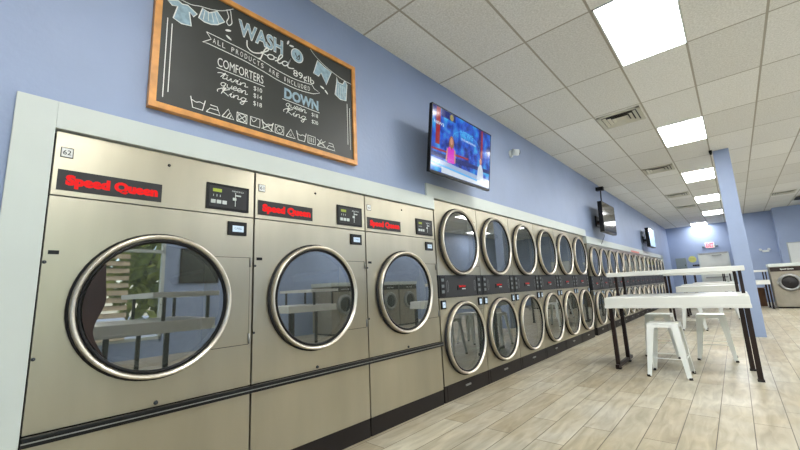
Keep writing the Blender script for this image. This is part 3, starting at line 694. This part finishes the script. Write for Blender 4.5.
# ------------------------------------------------------------------ folding tables
def table(x0, x1, y0, label, low0=None, d=1.2, full=False):
    r = empty('folding_table', label, 'table', (x0, y0, 0), 0, 'two-tier folding tables'); w = x1-x0; lo = (low0-x0) if low0 else 0
    q = MB(); q.box(lo, w, 0, d, .790, .898, M['top'], .012); q.box(lo-.004, w+.004, -.004, d+.004, .765, .800, M['top'], .006); q.done('tabletop', r)
    L = .047
    for xx, yy in ((.015, .10), (w-.062, .10), (.020, .66), (w-.112, .68)):
        q = MB(); hgt = 1.160 if full else .766
        q.box(xx, xx+L, yy, yy+L, .012, hgt, M['leg'], .004); lg = q.done('leg', r)
        q = MB(); q.box(xx-.006, xx+L+.006, yy-.006, yy+L+.006, 0, .022, M['rubber'], .003); q.done('foot_cap', lg)
    q = MB(); q.box(.018, .060, .05, .90, .022, .062, M['leg'], .004); q.done('foot_rail', r)
    if not full:
        for xx, yy in ((.02, .62), (w-.055, .62), (.02, 1.10), (w-.105, 1.10)):
            q = MB(); q.box(xx, xx+.034, yy, yy+.034, .897, 1.168, M['leg'], .003); q.done('post', r)
    q = MB(); q.box(-.05, w+.012, .50, 1.22, 1.165, 1.222, M['top'], .008); q.done('upper_shelf', r)
    return r
table(.985, 2.39, 5.48, 'white two-tier folding table on brown legs, nearest, with stools around it')
table(1.00, 2.40, 10.9, 'white two-tier folding table directly behind the nearest one', low0=1.22, full=True)
table(1.10, 2.42, 13.5, 'third white two-tier folding table, behind the second one')
table(1.15, 2.05, 16.6, 'farthest white two-tier folding table in the row before the far door')
table(2.12, 3.09, 16.7, 'small white two-tier table between the blue column and the washing machine')
table(2.66, 3.95, .85, 'white two-tier table reflected in the round door of dryer 62')
table(4.45, 5.6, 4.2, 'white two-tier table reflected in the middle large dryer door')

# ------------------------------------------------------------------ stools
def stool(loc, rz, label):
    r = empty('metal_stool', label, 'stool', loc, rz, 'white metal stools'); m = M['stool']; h = .60; s = .150; f = .205
    q = MB(); q.box(-s, s, -s, s, h-.016, h, m, .007); q.done('seat', r)
    q = MB()
    for a in range(4):
        c, n = math.cos(a*PI/2), math.sin(a*PI/2)
        P = [(-s, -s, h-.014), (s, -s, h-.014), (s+.004, -s-.004, h-.055), (.06, -s-.004, h-.048), (-.06, -s-.004, h-.048), (-s-.004, -s-.004, h-.055)]
        q.face([(x*c-y*n, x*n+y*c, z) for x, y, z in P], m)
    q.done('apron', r)
    for sx in (-1, 1):
        for sy in (-1, 1):
            q = MB()   # angle-section leg: two tapering wings
            q.bar((sx*(s-.034), sy*s, h-.014), (sx*(f-.018), sy*f, .014), .078, .004, m, up=(0, 1, 0), a2=.040, b2=.004)
            q.bar((sx*s, sy*(s-.034), h-.014), (sx*f, sy*(f-.018), .014), .078, .004, m, up=(1, 0, 0), a2=.040, b2=.004)
            lg = q.done('leg', r)
            q = MB(); q.cyl((sx*(f-.008), sy*(f-.008), 0), (sx*(f-.010), sy*(f-.010), .024), .019, M['rubber'], 12); q.done('rubber_foot', lg)
    zb = .21; e = s+(f-s)*(1-zb/h)-.006
    for a in range(4):
        c, n = math.cos(a*PI/2), math.sin(a*PI/2); rot = lambda x, y: (x*c-y*n, x*n+y*c)
        q = MB(); q.bar((*rot(-e, -e), zb), (*rot(e, -e), zb), .014, .007, m); q.done('brace', r)
    return r
st = stool((1.585, 5.53, 0), 0, 'white metal backless stool in front of the nearest table')
dup(st, (1.965, 6.85, 0), 'metal stool behind the nearest table, on its right, seen between the table legs', .03)
dup(st, (1.37, 6.85, 0), 'metal stool behind the nearest table, partly hidden by the front stool', -.02)
dup(st, (1.50, 10.35, 0), 'metal stool at the left front of the second table', .05)
dup(st, (2.05, 12.75, 0), 'small distant metal stool seen left of the column base', .1)

# ------------------------------------------------------------------ washing machines on the right
def washer(loc, rz, label):
    r = empty('washing_machine', label, 'washing machine', loc, rz, 'front-loading washers'); w = .86
    q = MB(); q.box(-.85, 0, 0, w, .05, 1.30, M['wsteel'], .012); q.done('cabinet', r)
    q = MB(); q.box(-.9, .02, -.02, w+.02, 1.30, 1.40, M['white'], .006); q.done('top_cover', r)
    q = MB(); q.box(-.80, -.04, .04, w-.04, 0, .06, M['plinth']); q.done('plinth', r)
    q = MB(); q.box(0, .012, .01, w-.01, 1.15, 1.285, M['leg'], .003); cp = q.done('control_panel', r)
    q = MB(); q.text('Speed Queen', .24, 1.20, .04, .30, M['label'], .0128, bold=.02); q.done('lettering', cp)
    q = MB(); c = (0, .40, .80)
    q.lathe([(.19, 0), (.19, .05), (.21, .075), (.255, .06), (.275, .02), (.275, 0)], M['metal'], c, n=40); do = q.done('door', r)
    q = MB(); q.lathe([(.196, .03), (.12, .06), (.005, .075)], M['rubber'], c, n=40); q.done('door_glass', do)
    q = MB(); q.box(.02, .055, .105, .145, .75, .85, M['metal'], .006); q.done('door_handle', do)
    return r
wm = washer((3.14, 16.95, 0), -PI/2, 'front-loading steel washing machine at the right edge, white round door facing the tables')
dup(wm, (4.04, 16.95, 0), 'second steel washing machine, cut by the right edge of the picture')
for k in range(4):
    dup(wm, (5.95, 7.3+k*.92, 0), '%s washing machine along the right wall, seen only in dryer door reflections' % ordn[k], PI)
q = MB(); q.box(2.72, 2.98, 18.15, 18.6, 0, .62, M['card'], .004)
for s_ in (-1, 1): q.bar((2.85+s_*.13, 18.375, .62), (2.85+s_*.20, 18.375, .66), .45, .006, M['card'], up=(0, 0, 1))
tag(q.done('cardboard_box'), 'brown cardboard box under the small far table right of the column', 'box')

# ------------------------------------------------------------------ far wall things
def far_item(): pass
r = struct(empty('door_1', 'x', 'x')); del r['label']; del r['category']; r.location = (1.15, YF, 0)
q = MB(); q.box(-.06, 0, -.05, -.001, 0, 2.16, M['white'], .004); q.box(1.0, 1.06, -.05, -.001, 0, 2.16, M['white'], .004); q.box(-.06, 1.06, -.05, -.001, 2.10, 2.18, M['metal'], .004); q.done('door_frame', r)
q = MB(); q.box(0, 1.0, -.035, -.001, 0.01, 2.10, M['door'], .004); q.box(.16, .84, -.042, -.034, .2, .95, M['door'], .004); q.done('door_leaf', r)
q = MB(); q.box(.10, .90, -.085, -.035, 1.0, 1.07, M['metal'], .01); q.done('push_bar', r)
q = MB(); q.box(.45, .80, -.09, -.035, 2.02, 2.08, M['metal'], .006); q.done('door_closer', r)
r = empty('exit_sign', 'white illuminated EXIT sign with red letters above the far door', 'exit sign', (1.60, YF, 2.40))
q = MB(); q.box(-.17, .17, -.06, -.001, 0, .26, M['spot'], .008); q.done('housing', r)
q = MB(); q.text('EXIT', 0, 0, .17, .27, M['exit'], 0, bold=.05, anchor='C'); o = q.done('lettering', r, norm=False); o.rotation_euler = (0, 0, -PI/2); o.location = (0, -.062, .045)
for s_ in (-1, 1):
    q = MB(); q.bar((s_*.17, -.03, .05), (s_*.22, -.03, .07), .02, .02, M['grey']); q.cyl((s_*.24, -.01, .08), (s_*.26, -.09, .06), .045, M['grey'], 16); q.done('emergency_lamp', r)
r = empty('electrical_panel', 'grey electrical panel on the far wall left of the door', 'electrical panel', (.20, YF+.0012, 1.30))
q = MB(); q.box(0, .42, -.07, -.001, 0, .72, M['grey'], .006); q.done('box', r)
q = MB(); q.box(.02, .40, -.082, -.07, .02, .70, M['grey'], .003); q.box(.345, .365, -.095, -.082, .32, .40, M['black']); q.done('door', r)
q = MB(); q.cyl((0, -.011, 0), (0, -.001, 0), .155, M['yellow'], 28)
for zz in (-.03, .03): q.box(-.09, .09, -.0125, -.011, zz-.008, zz+.008, M['leaf'])
o = q.done('notice_sign', loc=(.86, YF, 1.93)); tag(o, 'round pale yellow notice on the far wall between electrical panel and door', 'sign')
r = empty('small_sign_rail', 'dark narrow coat rail on the far wall below the yellow notice', 'rail', (.95, YF, 1.60)); r.name = 'coat_rail'
q = MB(); q.box(-.12, .22, -.03, -.001, 0, .07, M['black'], .004); q.done('backboard', r)
for k in range(3):
    q = MB(); q.cyl((-.06+k*.11, -.03, .03), (-.06+k*.11, -.07, .045), .008, M['metal']); q.done('hook', r)
r = el = empty('emergency_light', 'white twin-head emergency light on the recessed blue wall right of the column', 'emergency light', (3.30, 20.5, 2.02))
q = MB(); q.box(-.10, .16, -.05, -.001, -.12, -.02, M['spot'], .01); q.done('battery_box', r)
for s_ in (-.16, .16):
    q = MB(); q.cyl((s_, -.02, .02), (s_, -.12, 0), .055, M['spot'], 18); q.done('lamp_head', r)
    q = MB(); q.cyl((s_*.5, -.03, -.03), (s_, -.06, .0), .012, M['spot'], 8); q.done('lamp_arm', r)
el.scale = (.75, .75, .75)
r = empty('notice_board', 'white board in pale frame on the far right blue wall above the washing machines', 'board', (3.90, 19.78, 1.38))
q = MB(); q.box(0, .9, -.02, -.001, 0, .78, M['label']); q.done('panel', r)
q = MB()
for a in ((-.03, 0, -.03, .81), (.9, .93, -.03, .81)): q.box(a[0], a[1], -.03, -.001, a[2], a[3], M['foil'], .003)
for a in ((-.03, 0), (.78, .81)): q.box(-.03, .93, -.03, -.001, a[0], a[1], M['foil'], .003)
q.done('frame', r)
q = MB(); q.box(.022, .027, 13.3, 14.6, 1.945, 2.0, M['pink'], .001)  # pinkish glow on the trim, painted as a thin coloured strip
tag(q.done('pink_glow_strip'), 'thin strip of painted pinkish red glow on the white trim above the shorter stacked dryers', 'sign')
# framed board on the right wall, seen in the first dryer door
r = empty('framed_board', 'dark framed board on the right wall, reflected in the door of dryer 62', 'board', (XR, 3.08, 1.52))
q = MB(); q.box(-.02, -.001, 0, .78, 0, .72, M['board']); q.done('panel', r)
q = MB()
for a in ((-.03, .01, -.03, .75), (.77, .81, -.03, .75), (-.03, .81, -.03, .01), (-.03, .81, .71, .75)): q.box(-.035, -.001, *a, M['leg'], .003)
q.done('frame', r)

# ------------------------------------------------------------------ outside the window
b = MB(); b.box(-20, 40, -35, 25, -.25, -.15, M['asphalt']); struct(b.done('ground'))
def tree(x, y, s, label, n=520):
    r = empty('tree', label, 'tree', (x, y, -.1), 0, 'trees outside the window')
    q = MB(); q.cyl((0, 0, 0), (.1*s, 0, 2.0*s), .16*s, M['bark'], 10, .08*s)
    for a in range(4): q.cyl((.05*s, 0, 1.2*s), (.8*s*math.cos(a*1.6), .8*s*math.sin(a*1.6), 2.4*s), .06*s, M['bark'], 8, .03*s)
    q.done('trunk', r)
    q = MB()
    for k in range(n):
        v = Vector((random.gauss(0, 1), random.gauss(0, 1), random.gauss(0, 1))).normalized()*random.uniform(.6, 1.15)
        c = Vector((v.x*1.35*s, v.y*1.45*s, 2.3*s+v.z*1.75*s)); a = Vector((random.gauss(0, 1), random.gauss(0, 1), random.gauss(0, 1))).normalized(); e = a.orthogonal().normalized(); f_ = a.cross(e); z = .26*s*random.uniform(.6, 1.2)
        q.face([c-e*z, c-f_*z*.5, c+e*z, c+f_*z*.5], M['leaf'])
    q.done('foliage', r, norm=False)
tree(10.4, 4.0, 1.2, 'leafy green tree outside the right window, seen in the first dryer door', 1300)
tree(11.2, .2, .95, 'second leafy tree outside the right window')
tree(11.0, -3.2, 1.0, 'third leafy tree outside, left of the others from inside')

# ------------------------------------------------------------------ light
w = bpy.data.worlds.new('World'); SC.world = w; w.use_nodes = True
nt = w.node_tree; bg = nt.nodes['Background']
sky = nt.nodes.new('ShaderNodeTexSky'); sky.sky_type = 'NISHITA'; sky.sun_elevation = math.radians(50); sky.sun_rotation = math.radians(200); sky.sun_disc = False
nt.links.new(sky.outputs['Color'], bg.inputs['Color']); bg.inputs['Strength'].default_value = .30

# ------------------------------------------------------------------ camera (solved from the photograph's lines)
cam = bpy.data.cameras.new('camera'); co = bpy.data.objects.new('camera', cam); COL.objects.link(co)
cam.sensor_width = 36; cam.lens = 36*375.57/800; cam.clip_start = .02; cam.clip_end = 200
yaw, pitch, roll = (math.radians(a) for a in (-41.1628, 9.8129, -2.6757))
fwv = Vector((math.sin(yaw)*math.cos(pitch), math.cos(yaw)*math.cos(pitch), math.sin(pitch))); rt = Vector((math.cos(yaw), -math.sin(yaw), 0)); up = rt.cross(fwv)
X_ = rt*math.cos(roll)+up*math.sin(roll); Y_ = -rt*math.sin(roll)+up*math.cos(roll)
mtx = Matrix((X_, Y_, -fwv)).transposed().to_4x4(); mtx.translation = Vector((2.316, 0, 1.122)); co.matrix_world = mtx
SC.camera = co
vs = SC.view_settings; vs.view_transform = 'Standard'; vs.look = 'None'; vs.gamma = 1; vs.use_curve_mapping = False; vs.exposure = 1.64
